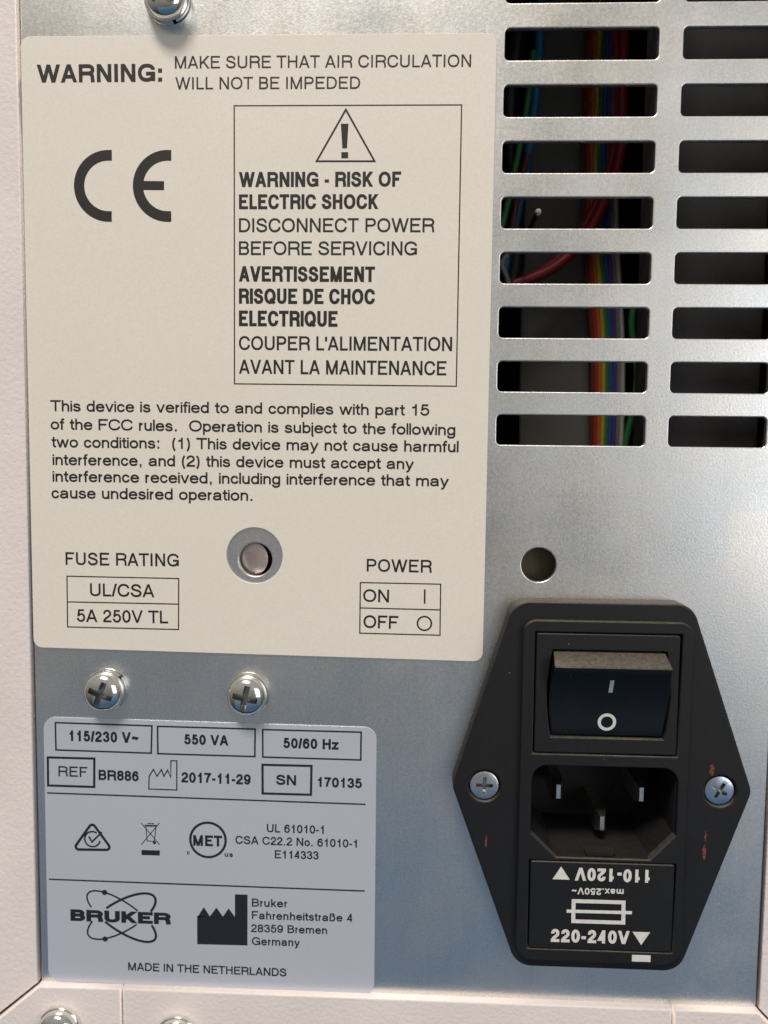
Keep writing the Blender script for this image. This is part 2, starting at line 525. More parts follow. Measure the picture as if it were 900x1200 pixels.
def stroke_polys(pts, hw, closed=False, ends='b', lo=None, hi=None):
    """convex pieces of a stroked polyline; pts in 2D (x right, y up)"""
    P = [Vector(p) for p in pts]
    Q = [P[0]]
    for p in P[1:]:
        if (p - Q[-1]).length > 1e-6:
            Q.append(p)
    if closed and (Q[0] - Q[-1]).length < 1e-6:
        Q.pop()
    n = len(Q)
    if n < 2:
        return []
    if not closed and ends in 'sde':
        ext = hw if ends == 's' else hw * 4
        if ends != 'e':
            Q[0] = Q[0] + (Q[0] - Q[1]).normalized() * ext
        Q[-1] = Q[-1] + (Q[-1] - Q[-2]).normalized() * ext
    L, R = [], []
    for i in range(n):
        if closed or 0 < i < n - 1:
            a = (Q[i] - Q[i - 1]).normalized(); b = (Q[(i + 1) % n] - Q[i]).normalized()
            na, nb = Vector((-a.y, a.x)), Vector((-b.y, b.x))
            mN = na + nb
            mN = mN.normalized() if mN.length > 1e-6 else na
            k = hw / max(mN.dot(na), 0.38)
        else:
            a = (Q[1] - Q[0]).normalized() if i == 0 else (Q[-1] - Q[-2]).normalized()
            mN = Vector((-a.y, a.x)); k = hw
        L.append(Q[i] + mN * k); R.append(Q[i] - mN * k)
    polys = []
    for i in range(n if closed else n - 1):
        j = (i + 1) % n
        pl = [tuple(L[i]), tuple(L[j]), tuple(R[j]), tuple(R[i])]
        if lo is not None:
            pl = clip_y(pl, lo, hi)
        if len(pl) >= 3:
            polys.append(pl)
    return polys

def parse_path(txt, fx, fy):
    toks = txt.replace('M', ' M ').replace('L', ' L ').replace('h', ' h ').replace('v', ' v ').replace('c', ' c ').replace('z', ' z ').split()
    pts, closed, i = [], False, 0
    cmd = None
    def bez(p0, p1, p2, p3, n=12):
        for k in range(1, n + 1):
            t = k / n; s = 1 - t
            pts.append((s**3*p0[0]+3*s*s*t*p1[0]+3*s*t*t*p2[0]+t**3*p3[0], s**3*p0[1]+3*s*s*t*p1[1]+3*s*t*t*p2[1]+t**3*p3[1]))
    while i < len(toks):
        if toks[i] in 'MLhvcz':
            cmd = toks[i]; i += 1
            if cmd == 'z':
                closed = True; continue
        if cmd in 'ML':
            pts.append((fx(float(toks[i])), fy(float(toks[i + 1])))); i += 2
        elif cmd in 'hv':
            p0 = pts[-1]; p3 = (fx(float(toks[i])), fy(float(toks[i + 1]))); i += 2
            k = 0.60
            if cmd == 'h':
                bez(p0, (p0[0] + (p3[0]-p0[0])*k, p0[1]), (p3[0], p3[1] + (p0[1]-p3[1])*k), p3)
            else:
                bez(p0, (p0[0], p0[1] + (p3[1]-p0[1])*k), (p3[0] + (p0[0]-p3[0])*k, p3[1]), p3)
        elif cmd == 'c':
            v = [float(x) for x in toks[i:i + 6]]; i += 6
            bez(pts[-1], (fx(v[0]), fy(v[1])), (fx(v[2]), fy(v[3])), (fx(v[4]), fy(v[5])))
    return pts, closed

def text_polys(s, cap, width, wt, stretch=1.0, tight=1.0):
    """stroked text, baseline from (0,0); cap height and total width in mm; wt = stem / cap height"""
    hw = wt / 2
    width = width / stretch
    bear = {'s': (0.105, 0.105), 'r': (0.06, 0.06), 'd': (0.02, 0.02), 'p': (0, 0), 'n': (-0.01, -0.01), 'rr': (0.105, 0.0), 'sl': (0.105, 0.04),
            'sp': (0.105, 0.06), 'ps': (0.06, 0.10), 'sk': (0.105, 0.01), 'sa': (0.055, 0.02), 'ff': (0.015, 0.015)}
    # advances in cap heights
    lay, x = [], 0.0
    for ch in s:
        adv, cls, path = GLYPHS[ch]
        a = adv / 718.0
        bl, br = bear[cls]
        a -= (bl + br) * (1 - tight)
        lay.append((ch, x, a, bl * tight, br * tight)); x += a
    # ink extent before fitting
    first, last = lay[0], lay[-1]
    def ink_l(e): return e[1] + (e[3] if e[0] not in '.,:' else e[2] / 2 - hw)
    def ink_r(e): return e[1] + e[2] - (e[4] if e[0] not in '.,:' else e[2] / 2 - hw)
    l0, r0 = ink_l(first), ink_r(last)
    k = (width / cap) / (r0 - l0)
    groups = []
    for ch, x, a, b, b2 in lay:
        gl, gr = (x + b - l0) * k, (x + a - b2 - l0) * k
        if ch == ' ':
            continue
        if ch in '.,:':
            cx = (x + a / 2 - l0) * k
            d = hw * 1.08
            sq = lambda y: [(cx - d, y), (cx + d, y), (cx + d, y + 2 * d), (cx - d, y + 2 * d)]
            groups.append([sq(0)])
            if ch == ':':
                groups.append([sq(XH - 2 * d)])
            if ch == ',':
                groups.append([[(cx - d * .1, 0.01), (cx + d, 0.01), (cx + d * .7, -d * 1.2), (cx - d * .6, -d * 1.9), (cx - d*.7, -d*1.3)]])
            continue
        low = ch.islower() and ch != 'ß' or ch == 'ß'
        fx = lambda t: gl + hw + t * (gr - gl - 2 * hw)
        if low:
            def fy(t):
                if t < 0: return hw + t * (hw - (DESC + hw))
                if t <= 1: return hw + t * (XH - 2 * hw)
                return XH - hw + (t - 1) * (1 - XH)
            lo, hi = (0.0, XH) if ch in 'vwxz' else (0.0, 1.0) if ch == 'k' else (None, None)
        else:
            fy = lambda t: hw + t * (1 - 2 * hw)
            lo, hi = 0.0, 1.0
        top = XH if low else 1.0
        fyd = lambda t: t * top          # diagonals run edge to edge
        for st in GLYPHS[ch][2].split(';'):
            st = st.strip()
            if not st:
                continue
            mode, body = st[0], st[1:]
            pts, closed = parse_path(body, fx, fyd if mode in 'de' else fy)
            l2, h2 = (lo, hi) if mode in 'de' else (None, None)
            if mode in 'de' and ch == 'k': h2 = XH
            if mode == 'd' and low and ch == 'y': l2, h2 = 0.0, XH
            if mode == 'b' and ch == 'y': l2, h2 = DESC, XH
            pls = stroke_polys(pts, hw, closed, mode, l2, h2)
            if mode in 'de':
                pls = [[(q[1], q[0]) for q in clip_y([(p[1], p[0]) for p in pl], gl, gr)] for pl in pls]
            groups.append([pl for pl in pls if len(pl) > 2])
    return [[[(px * cap * stretch, py * cap) for px, py in pl] for pl in g] for g in groups]

def ink_mesh(name, groups, c, h, frame=None):
    """flat print: groups of convex polygons; frame = (u, v, angle) of the local origin, y up"""
    verts, faces = [], []
    u0, v0, ang = frame or (0, 0, 0)
    cs, sn = math.cos(ang), math.sin(ang)
    for gi, g in enumerate(groups):
        hh = h + 0.0041 * (gi % 5)
        for pi, pl in enumerate(g):
            base = len(verts)
            for x, y in pl:
                verts.append((u0 + x * cs + y * sn, v0 + x * sn - y * cs, hh + 0.0003 * pi))
            faces.append(tuple(range(base, base + len(pl))))
    me = bpy.data.meshes.new(name)
    me.from_pydata(to_local(verts, c), [], faces)
    bm = bmesh.new(); bm.from_mesh(me)
    for fc in bm.faces:
        if fc.normal.y > 0:
            fc.normal_flip()
    bm.to_mesh(me); bm.free()
    return me

def print_text(th, row, h, mat, name='printed_text', parent=None):
    s, u0, v0, u1, v1, cap, wt = row[:7]
    w = math.hypot(u1 - u0, v1 - v0)
    g = text_polys(s, cap, w, wt, *row[7:])
    return th.part(name, ink_mesh(name, g, th.c, h, (u0, v0, math.atan2(v1 - v0, u1 - u0))), mat, parent)

def print_strokes(th, strokes, h, mat, name, parent=None):
    """strokes: (points in u v, width, closed, ends)"""
    gs = []
    for pts, w, closed, ends in strokes:
        gs.append([[(x, -y) for x, y in pl] for pl in stroke_polys(pts, w / 2, closed, ends)])
    return th.part(name, ink_mesh(name, gs, th.c, h), mat, parent)

def print_fill(th, polys, h, mat, name, parent=None):
    return th.part(name, ink_mesh(name, [[[(x, -y) for x, y in pl]] for pl in polys], th.c, h), mat, parent)

def ellipse(u, v, a, b, ang=0, t0=0, t1=360, n=48):
    out = []
    ca, sa = math.cos(math.radians(ang)), math.sin(math.radians(ang))
    for i in range(n + 1):
        t = math.radians(t0 + (t1 - t0) * i / n)
        x, y = a * math.cos(t), b * math.sin(t)
        out.append((u + x * ca - y * sa, v + x * sa + y * ca))
    return out

# ================================================================ the sheet-metal rear panel
SLOT_U = ((19.15, 44.3), (48.3, 64.6))
SLOT_V = [-80.45 + 9.065 * k for k in range(-3, 8)]
SLOT_H = 5.1
MC = (38.05, 46.75)                     # centre of the power inlet
panel_c = (2.5, 88.5, 0.0)
_holes = []
for a, b in SLOT_U:
    for v in SLOT_V:
        _holes.append(rrect(a, v, b, v + SLOT_H, 0.75, 5))
_holes.append(circle(-22.5, 8.7, 2.95))
_holes.append(circle(26.95, 8.8, 2.98))
_holes.append([(25.0, 18.5), (51.1, 18.5), (51.1, 76.0), (25.0, 76.0)])
_me = plate("rear_panel", [(-62.42, -118), (67.55, -118), (67.55, 89.6), (-62.42, 89.6)], _holes, -1.2, 0.0, 0.22, panel_c)
panel = Thing("rear_panel", "galvanised sheet steel rear panel with two columns of long vent slots", "panel", *panel_c, mesh=_me, mat='galv')

# ================================================================ white powder-coated housing round the panel
hc = (2.5, 112.0, 0.0)
house = Thing("white_housing", "textured white powder coated housing framing the steel panel", "housing", *hc)
def strip(name, pts, h, bev=0.35):
    house.part(name, plate(name, pts, [], h - 3.0, h, bev, hc), 'powder')
strip("side_flange", [(-62.92, -118), (-62.92, 88.0), (-86, 107.5), (-86, -118)], 0.45, 0.22)
strip("side_flange", [(67.95, -118), (92, -118), (92, 112.6), (67.95, 87.75)], 0.45, 0.22)
strip("corner_tab", [(-62.25, 88.0), (-47.04, 87.85), (-47.04, 112), (-86, 112), (-86, 108.3)], 1.5, 0.32)
strip("bottom_flange", [(-46.66, 87.85), (52.30, 87.85), (52.30, 112), (-46.66, 112)], 1.5, 0.32)
strip("corner_tab", [(52.74, 87.85), (67.5, 87.85), (91.0, 112), (52.74, 112)], 1.5, 0.32)

# ================================================================ cream warning label
LH = 0.30
wc = (-22.35, -27.0, 0.0)
_me = plate("warning_label", rounded([(-62.32, -79.62), (17.76, -79.55), (17.60, 26.0), (-62.38, 25.15)], 1.6, 6),
            [circle(-22.6, 7.95, 4.95, 64)], 0.01, LH, 0.06, wc, 2)
warn = Thing("warning_label", "large cream warning label printed with black safety text and boxes", "label", *wc, mesh=_me, mat='cream')
IH = LH + 0.012
WARN_ROWS = [
    ('WARNING:', -59.61, -72.06, -38.19, -72.1, 2.95, 0.215, 1, 0.8),
    ('MAKE SURE THAT AIR CIRCULATION', -36.0, -74.2, 13.59, -74.14, 2.03, 0.142),
    ('WILL NOT BE IMPEDED', -35.95, -70.82, -4.79, -70.75, 2.01, 0.142),
    ('WARNING - RISK OF', -25.21, -54.83, 2.25, -54.87, 2.49, 0.208, 1, 0.65),
    ('ELECTRIC SHOCK', -25.21, -51.17, -1.54, -51.21, 2.47, 0.208, 1, 0.65),
    ('DISCONNECT POWER', -25.22, -47.36, 8.01, -47.39, 2.34, 0.152, 1, 0.8),
    ('BEFORE SERVICING', -25.23, -43.56, 5.14, -43.58, 2.32, 0.152, 1, 0.8),
    ('AVERTISSEMENT', -25.24, -39.13, -1.98, -39.13, 2.59, 0.208, 1, 0.65),
    ('RISQUE DE CHOC', -25.25, -35.4, -1.94, -35.4, 2.6, 0.208, 1, 0.65),
    ('ELECTRIQUE', -25.26, -31.62, -8.3, -31.61, 2.66, 0.208, 1, 0.65),
    ("COUPER L'ALIMENTATION", -25.27, -27.58, 11.28, -27.64, 2.39, 0.155, 1, 0.8),
    ('AVANT LA MAINTENANCE', -25.28, -23.55, 10.38, -23.54, 2.42, 0.155, 1, 0.8),
    ('This device is verified to and complies with part 15', -58.47, -16.8, 7.58, -16.67, 1.96, 0.165, 1, 0.5),
    ('of the FCC rules.  Operation is subject to the following', -58.46, -13.63, 12.09, -13.37, 1.97, 0.165, 1, 0.5),
    ('two conditions:  (1) This device may not cause harmful', -58.37, -10.52, 12.65, -10.47, 1.98, 0.165, 1, 0.5),
    ('interference, and (2) this device must accept any', -58.2, -7.43, 5.08, -7.47, 1.98, 0.165, 1, 0.5),
    ('interference received, including interference that may', -58.26, -4.51, 11.15, -4.58, 1.99, 0.165, 1, 0.5),
    ('cause undesired operation.', -58.55, -1.58, -22.93, -1.63, 2.0, 0.165, 1, 0.5),
    ('FUSE RATING', -56.26, 10.19, -35.95, 10.14, 2.28, 0.155),
    ('UL/CSA', -51.96, 15.7, -40.42, 15.7, 2.32, 0.155, 1, 0.8),
    ('5A 250V TL', -54.41, 20.35, -38.02, 20.33, 2.27, 0.155, 1, 0.8),
    ('POWER', -2.89, 10.44, 8.5, 10.45, 2.25, 0.155),
    ('ON', -3.48, 15.79, 1.06, 15.82, 2.26, 0.155, 1, 0.8),
    ('OFF', -3.38, 20.42, 2.73, 20.48, 2.3, 0.155, 1, 0.8),
]
for r in WARN_ROWS:
    print_text(warn, r, IH, 'ink' if r[6] > 0.15 else 'ink_soft')
T_ = 0.215
print_strokes(warn, [([(-25.97, -68.13), (12.15, -68.09), (12.11, -21.73), (-26.05, -21.82)], T_, True, 'b')], IH, 'ink_soft', 'printed_border')
print_strokes(warn, [([(-7.15, -67.42), (-2.25, -59.03), (-12.02, -59.05)], 0.32, True, 'b')], IH, 'ink', 'warning_triangle')
print_fill(warn, [[(-7.98, -65.15), (-6.69, -65.14), (-6.91, -61.13), (-7.69, -61.13)], [(-7.86, -60.53), (-6.71, -60.53), (-6.7, -59.51), (-7.85, -59.52)]], IH, 'ink', 'exclamation_mark')
print_strokes(warn, [([(-56.06, 12.2), (-36.06, 12.27), (-36.16, 21.38), (-56.13, 21.31)], T_, True, 'b'), ([(-56.11, 16.8), (-36.11, 16.83)], T_, False, 'b')], IH, 'ink_soft', 'printed_border')
print_strokes(warn, [([(-3.98, 12.4), (10.02, 12.43), (10.06, 21.45), (-4.0, 21.37)], T_, True, 'b'), ([(-3.98, 16.88), (10.04, 16.96)], T_, False, 'b')], IH, 'ink_soft', 'printed_border')
print_strokes(warn, [([(7.28, 13.38), (7.29, 15.94)], 0.3, False, 'b')], IH, 'ink_soft', 'on_symbol')
_c = [(7.31, 19.41), (8.62, 19.39)]
print_strokes(warn, [(ellipse(_c[0][0], _c[0][1], 1.22, 1.22, n=40)[:-1], 0.29, True, 'b')], IH, 'ink_soft', 'off_symbol')
# CE mark: two half rings with straight tips
def half_ring(tip, left, bottom, w):
    v0, v1 = tip[1] + w / 2, bottom[1] - w / 2
    r = (v1 - v0) / 2
    u = left[0] + w / 2 + r
    arc = ellipse(u, (v0 + v1) / 2, r, r, 0, 270, 90, 40)
    return [(tip[0], v0)] + arc + [(bottom[0], v1)]
_cw = 1.78
print_strokes(warn, [(half_ring(*[(-46.95, -61.0), (-53.58, -55.04), (-47.12, -49.08)], _cw), _cw, False, 'b'), (half_ring(*[(-36.74, -60.97), (-43.4, -55.03), (-36.84, -49.08)], _cw), _cw, False, 'b'),
                     ([(-41.88, -55.12), (-38.02, -55.08)], 1.5, False, 'b')], IH, 'ink', 'ce_mark')

# ================================================================ rating sticker
SH = 0.15
rc = (-30.9, 63.0, 0.0)
_me = plate("rating_label", rounded([(-60.95, 37.85), (-0.85, 38.3), (-0.78, 88.15), (-61.05, 87.75)], 2.2, 8), [], 0.008, SH, 0.04, rc, 2)
rate = Thing("rating_label", "grey white rating sticker with serial number, approval marks and maker address", "sticker", *rc, mesh=_me, mat='silver')
RI = SH + 0.010
RATE_ROWS = [
    ('115/230 V~', -56.46, 42.2, -43.61, 42.29, 1.98, 0.215, 1, 0.8),
    ('550 VA', -35.33, 42.26, -27.35, 42.3, 1.88, 0.215, 1, 0.8),
    ('50/60 Hz', -17.48, 42.48, -7.59, 42.53, 1.9, 0.215, 1, 0.8),
    ('REF', -58.39, 48.79, -53.05, 48.83, 1.9, 0.15),
    ('BR886', -51.02, 49.28, -43.68, 49.33, 1.9, 0.208, 1, 0.65),
    ('2017-11-29', -35.91, 49.3, -23.36, 49.39, 1.92, 0.208, 1, 0.65),
    ('SN', -18.79, 49.26, -15.17, 49.28, 1.89, 0.208, 1, 0.65),
    ('170135', -11.49, 49.43, -3.38, 49.48, 1.83, 0.208, 1, 0.65),
    ('MET', -33.84, 61.04, -28.55, 61.03, 2.01, 0.22),
    ('c', -35.01, 62.71, -34.5, 62.71, 0.83, 0.2),
    ('us', -28.1, 62.93, -26.6, 62.93, 0.96, 0.2),
    ('UL 61010-1', -20.43, 58.11, -9.87, 58.1, 1.55, 0.17, 1, 0.75),
    ('CSA C22.2 No. 61010-1', -26.15, 60.44, -3.89, 60.5, 1.53, 0.17, 1, 0.75),
    ('E114333', -18.99, 62.93, -11.05, 62.89, 1.53, 0.17, 1, 0.75),
    ('Bruker', -23.16, 72.14, -16.62, 72.1, 1.53, 0.17, 1, 0.75),
    ('Fahrenheitstraße 4', -23.16, 74.51, -4.79, 74.41, 1.53, 0.17, 1, 0.75),
    ('28359 Bremen', -23.3, 76.98, -9.43, 76.87, 1.5, 0.17, 1, 0.75),
    ('Germany', -23.16, 79.45, -14.37, 79.38, 1.53, 0.17, 1, 0.75),
    ('MADE IN THE NETHERLANDS', -46.08, 85.15, -16.82, 85.22, 1.54, 0.17, 1, 0.75),
    ('BRUKER', -56.68, 76.03, -37.97, 76.11, 2.22, 0.27, 1.5, 0.35),
]
for r in RATE_ROWS:
    print_text(rate, r, RI, 'sticker_ink')
for b in ([(-58.76, 38.88), (-41.17, 39.03), (-41.35, 44.06), (-58.75, 43.92)], [(-40.15, 39.09), (-22.54, 39.15), (-22.6, 44.18), (-40.14, 44.12)], [(-21.19, 39.2), (-3.6, 39.22), (-3.62, 44.29), (-21.16, 44.23)]):
    print_strokes(rate, [(b, 0.30, True, 'b')], RI, 'sticker_ink', 'printed_border')
for b in ([(-60.28, 45.35), (-51.74, 45.34), (-51.85, 50.61), (-60.33, 50.57)], [(-21.22, 45.65), (-12.42, 45.62), (-12.49, 50.93), (-21.19, 50.93)]):
    print_strokes(rate, [(b, 0.42, True, 'b')], RI, 'sticker_ink', 'printed_border')
print_strokes(rate, [([(-60.55, 51.97), (-2.69, 52.41)], 0.28, False, 'b')], RI, 'sticker_ink', 'printed_rule')
print_strokes(rate, [([(-60.54, 68.24), (-2.65, 68.52)], 0.28, False, 'b')], RI, 'sticker_ink', 'printed_rule')
print_strokes(rate, [([(-41.86, 50.7), (-41.77, 48.3), (-40.99, 47.07), (-40.35, 48.3), (-39.52, 47.03), (-39.1, 48.27), (-38.4, 47.1), (-37.84, 48.44), (-37.78, 45.34), (-36.71, 45.36), (-36.76, 50.75)], 0.22, True, 'b')], RI, 'sticker_ink', 'factory_outline')
_t = [(-52.34, 57.29), (-48.72, 62.31), (-55.97, 62.45)]
_q = [(-52.34, 60.39), (-50.69, 60.33)]
print_strokes(rate, [(rounded(_t, 0.55, 5), 0.48, True, 'b'),
                     (ellipse(_q[0][0], _q[0][1], 1.42, 1.42, 0, 12, 305, 36), 0.30, False, 'b'),
                     ([(-52.98, 59.91), (-52.43, 60.92), (-50.56, 59.0)], 0.32, False, 'b')], RI, 'sticker_ink', 'compliance_mark')
_w = [(-40.93, 60.67), (-40.62, 60.66)]
print_strokes(rate, [([(-43.32, 57.1), (-39.97, 61.07)], 0.15, False, 'b'), ([(-39.96, 56.96), (-43.37, 61.18)], 0.15, False, 'b'), ([(-42.47, 57.63), (-40.59, 57.62), (-40.96, 60.43), (-42.25, 60.42)], 0.15, True, 'b'),
                     ([(-42.7, 57.52), (-40.4, 57.5)], 0.24, False, 'b'), ([(-42.15, 57.14), (-40.98, 57.14)], 0.18, False, 'b'), (ellipse(_w[0][0], _w[0][1], 0.18, 0.18, n=12)[:-1], 0.28, True, 'b')],
              RI, 'sticker_ink', 'crossed_bin_symbol')
print_fill(rate, [[(-43.33, 62.14), (-39.95, 62.13), (-39.99, 63.09), (-43.34, 63.1)]], RI, 'sticker_ink', 'crossed_bin_bar')
_q = [(-31.14, 59.87), (-27.83, 59.76)]
print_strokes(rate, [(ellipse(_q[0][0], _q[0][1], 3.22, 3.22, n=56)[:-1], 0.44, True, 'b')], RI, 'sticker_ink', 'approval_ring')
# orbit logo: two crossed loops, open where the lettering runs
_q = [(-47.18, 74.85), (-39.82, 74.59)]
_cx, _cy = _q[0]
def orbit(sgn):
    segs, cur = [], []
    a, b, th = 7.35, 2.75, math.radians(33) * sgn
    for i in range(145):
        t = 2 * math.pi * i / 144
        x = a * math.cos(t) * math.cos(th) - b * math.sin(t) * math.sin(th)
        y = a * math.cos(t) * math.sin(th) + b * math.sin(t) * math.cos(th)
        if abs(y - 0.02 * x) > 1.18:
            cur.append((_cx + x, _cy + y + 0.02 * x))
        elif cur:
            segs.append(cur); cur = []
    if cur:
        if segs and segs[0][0][0] == cur[-1][0]:
            segs[0] = cur + segs[0][1:]
        else:
            segs.append(cur)
    return segs
_st = []
for sg in (1, -1):
    for seg in orbit(sg):
        right = sum(p[0] for p in seg) / len(seg) > _cx
        _st.append((seg, 0.44 if right else 0.3, False, 'b'))
print_strokes(rate, _st, RI, 'sticker_ink', 'orbit_logo')
for d in ([(-50.25, 70.4), (-49.71, 70.38)], [(-50.29, 79.3), (-49.75, 79.28)]):
    print_fill(rate, [circle(d[0][0], d[0][1], 0.5, 20)], RI + 0.004, 'sticker_ink', 'orbit_dot')
_f = [(-33.23, 79.67), (-33.21, 74.55), (-31.96, 72.56), (-30.86, 74.27), (-29.67, 72.56), (-28.46, 74.22), (-27.41, 72.64), (-26.27, 74.2), (-26.26, 69.94), (-23.96, 69.92), (-23.98, 79.56)]
def factory(f):
    b0, b1 = f[0], f[-1]
    polys = []
    low = max(f[3][1], f[5][1], f[7][1])
    polys.append([b0, (f[1][0], low), (f[8][0], low), (f[9][0], low), b1])
    for i in (1, 3, 5):
        p, q, s = f[i], f[i + 1], f[i + 2]
        polys.append([(p[0], low + .05), p, q, s, (s[0], low + .05)])
    polys.append([(f[8][0], low + .05), f[8], f[9], (f[9][0], low + .05)])
    return polys
print_fill(rate, factory(_f), RI, 'sticker_ink', 'factory_symbol')

# ================================================================ power inlet module
mc = (MC[0], MC[1], 0.0)
mod = Thing("power_inlet", "black plastic power inlet with rocker switch, socket and fuse drawer", "power inlet", *mc)
FL = rounded([(22.45, 14.5), (52.2, 14.5), (63.4, 46.6), (52.4, 79.1), (24.2, 79.1), (12.45, 46.9)], [3.6, 3.6, 3.2, 3.8, 3.8, 3.2], 10)
INNER = [(25.6, 19.0), (50.5, 19.0), (50.5, 75.6), (25.6, 75.6)]
mod.part("flange", plate("flange", FL, [INNER, circle(18.04, 46.8, 2.72, 40), circle(58.04, 46.6, 2.72, 40)], 0.0, 4.0, 0.35, mc, 4), 'black')
SOCK = rounded([(26.0, 42.5), (50.6, 42.5), (50.6, 54.2), (46.4, 58.65), (30.4, 58.65), (26.0, 54.4)], [2.6, 2.6, 0.3, 0.3, 0.3, 0.3], 8)
SW = [(25.95, 19.4), (50.35, 19.4), (50.35, 40.5), (25.95, 40.5)]
DR = [(25.92, 59.2), (50.8, 59.2), (50.8, 75.2), (25.92, 75.2)]
RAISED = rounded([(23.9, 17.5), (52.3, 17.5), (52.3, 77.3), (23.9, 77.3)], [2.3, 2.3, 3.2, 3.2], 8)
mod.part("raised_frame", plate("raised_frame", RAISED, [SW, SOCK, DR], 3.2, 5.0, 0.22, mc, 3), 'black')
# switch
def barrel(u0, u1, v0, v1, bulge, rr, n=10):
    left = [(u0 - bulge * math.sin(math.pi * k / n), v1 + (v0 - v1) * k / n) for k in range(n + 1)]
    right = [(u1 + bulge * math.sin(math.pi * k / n), v0 + (v1 - v0) * k / n) for k in range(n + 1)]
    return left + right
OPEN = barrel(28.95, 47.95, 22.45, 37.6, 0.75, 0)
bez = mod.part("switch_bezel", plate("switch_bezel", rounded([(26.2, 19.7), (50.12, 19.7), (50.12, 40.25), (26.2, 40.25)], 0.4, 4), [OPEN], 1.0, 4.85, 0.2, mc, 3), 'black')
def rocker_mesh():
    v0, v1 = 22.75, 37.35
    prof = [(v0, -1.0), (v0, 3.2), (v0 + 0.10, 4.6), (v0 + 1.75, 7.75), (v0 + 1.95, 7.95), (v0 + 2.2, 7.92)]
    for k in range(1, 15):
        t = k / 14
        v = v0 + 2.2 + (v1 - 0.5 - v0 - 2.2) * t
        prof.append((v, 7.92 - 3.55 * t + -1.1 * math.sin(math.pi * t) * (1 - 0.35 * t)))
    prof += [(v1 - 0.2, 4.25), (v1, 3.9), (v1, -1.0)]
    verts, faces = [], []
    nx = 9
    for v, h in prof:
        t = (v - 22.45) / (37.6 - 22.45)
        bu = 0.75 * math.sin(math.pi * min(max(t, 0), 1))
        ua, ub = 29.2 - bu, 47.7 + bu
        for k in range(nx):
            s = k / (nx - 1)
            e = 0.14 if k in (0, nx - 1) else 0.0
            uu = ua + (ub - ua) * (0 if k == 0 else 0.012 if k == 1 else 0.988 if k == nx - 2 else 1 if k == nx - 1 else s)
            verts.append((uu, v, h - e))
    m = len(prof)
    for i in range(m - 1):
        for k in range(nx - 1):
            faces.append((i * nx + k, i * nx + k + 1, (i + 1) * nx + k + 1, (i + 1) * nx + k))
    faces.append(tuple(i * nx for i in range(m)))
    faces.append(tuple(i * nx + nx - 1 for i in range(m)))
    faces.append(tuple(range(nx)) + tuple((m - 1) * nx + k for k in reversed(range(nx))))
    return mesh_of("rocker", verts, faces, mc, True, 28), prof
_rk, _prof = rocker_mesh()
rocker = mod.part("rocker", _rk, 'rocker', bez)
def rocker_h(v):
    for (va, ha), (vb, hb) in zip(_prof[5:], _prof[6:]):
        if va <= v <= vb:
            return ha + (hb - ha) * (v - va) / (vb - va)
    return 4.3
def on_rocker(name, groups, mat):
    verts, faces = [], []
    for pl in groups:
        b = len(verts)
        verts += [(u, v, rocker_h(v) + 0.03) for u, v in pl]
        faces.append(tuple(range(b, b + len(pl))))
    return mod.part(name, mesh_of(name, verts, faces, mc), mat, bez)
_u = 38.55
on_rocker("on_mark", [[(_u - .34, 26.95 + .4 * k), (_u + .34, 26.95 + .4 * k), (_u + .34, 27.35 + .4 * k), (_u - .34, 27.35 + .4 * k)] for k in range(6)], 'blue_ink')
_ring = []
for k in range(40):
    a0, a1 = 2 * math.pi * k / 40, 2 * math.pi * (k + 1) / 40
    f = lambda r, a: (38.4 + r * math.cos(a), 34.8 + r * math.sin(a))
    _ring.append([f(1.02, a0), f(1.55, a0), f(1.55, a1), f(1.02, a1)])
on_rocker("off_mark", _ring, 'white_ink')
# socket well
def well():
    n = len(SOCK)
    o = [(u + (u - 38.3) * 0.004, v) for u, v in SOCK]
    verts = [(u, v, 4.6) for u, v in o] + [(38.3 + (u - 38.3) * 0.985, 50.5 + (v - 50.5) * 0.985, -12.0) for u, v in o]
    faces = [(i, (i + 1) % n, n + (i + 1) % n, n + i) for i in range(n)] + [tuple(range(n, 2 * n))]
    return mesh_of("socket_well", verts, faces, mc)
sock = mod.part("socket_well", well(), 'socket')
def pin(u, v):
    def rc_(w, t): return [(u - w, v - t), (u + w, v - t), (u + w, v + t), (u - w, v + t)]
    A, B, T = rc_(0.95, 1.9), rc_(0.95, 1.9), rc_(0.36, 1.25)
    verts = [(*p, -12.0) for p in A] + [(*p, -2.2) for p in B] + [(*p, -0.6) for p in T]
    faces = []
    for b in (0, 4):
        faces += [(b + i, b + (i + 1) % 4, b + 4 + (i + 1) % 4, b + 4 + i) for i in range(4)]
    faces.append((8, 9, 10, 11))
    return mesh_of("pin", verts, faces, mc)
for u, v in ((31.56, 49.4), (46.15, 49.5), (39.42, 55.0)):
    mod.part("pin", pin(u, v), 'nickel', sock)
mod.part("latch_clip", prism("latch_clip", [(35.6, 57.7), (40.6, 57.7), (40.2, 58.5), (35.9, 58.5)], 2.6, [(35.6, 57.9), (40.6, 57.9), (40.2, 58.5), (35.9, 58.5)], 4.3, mc), 'socket', sock)
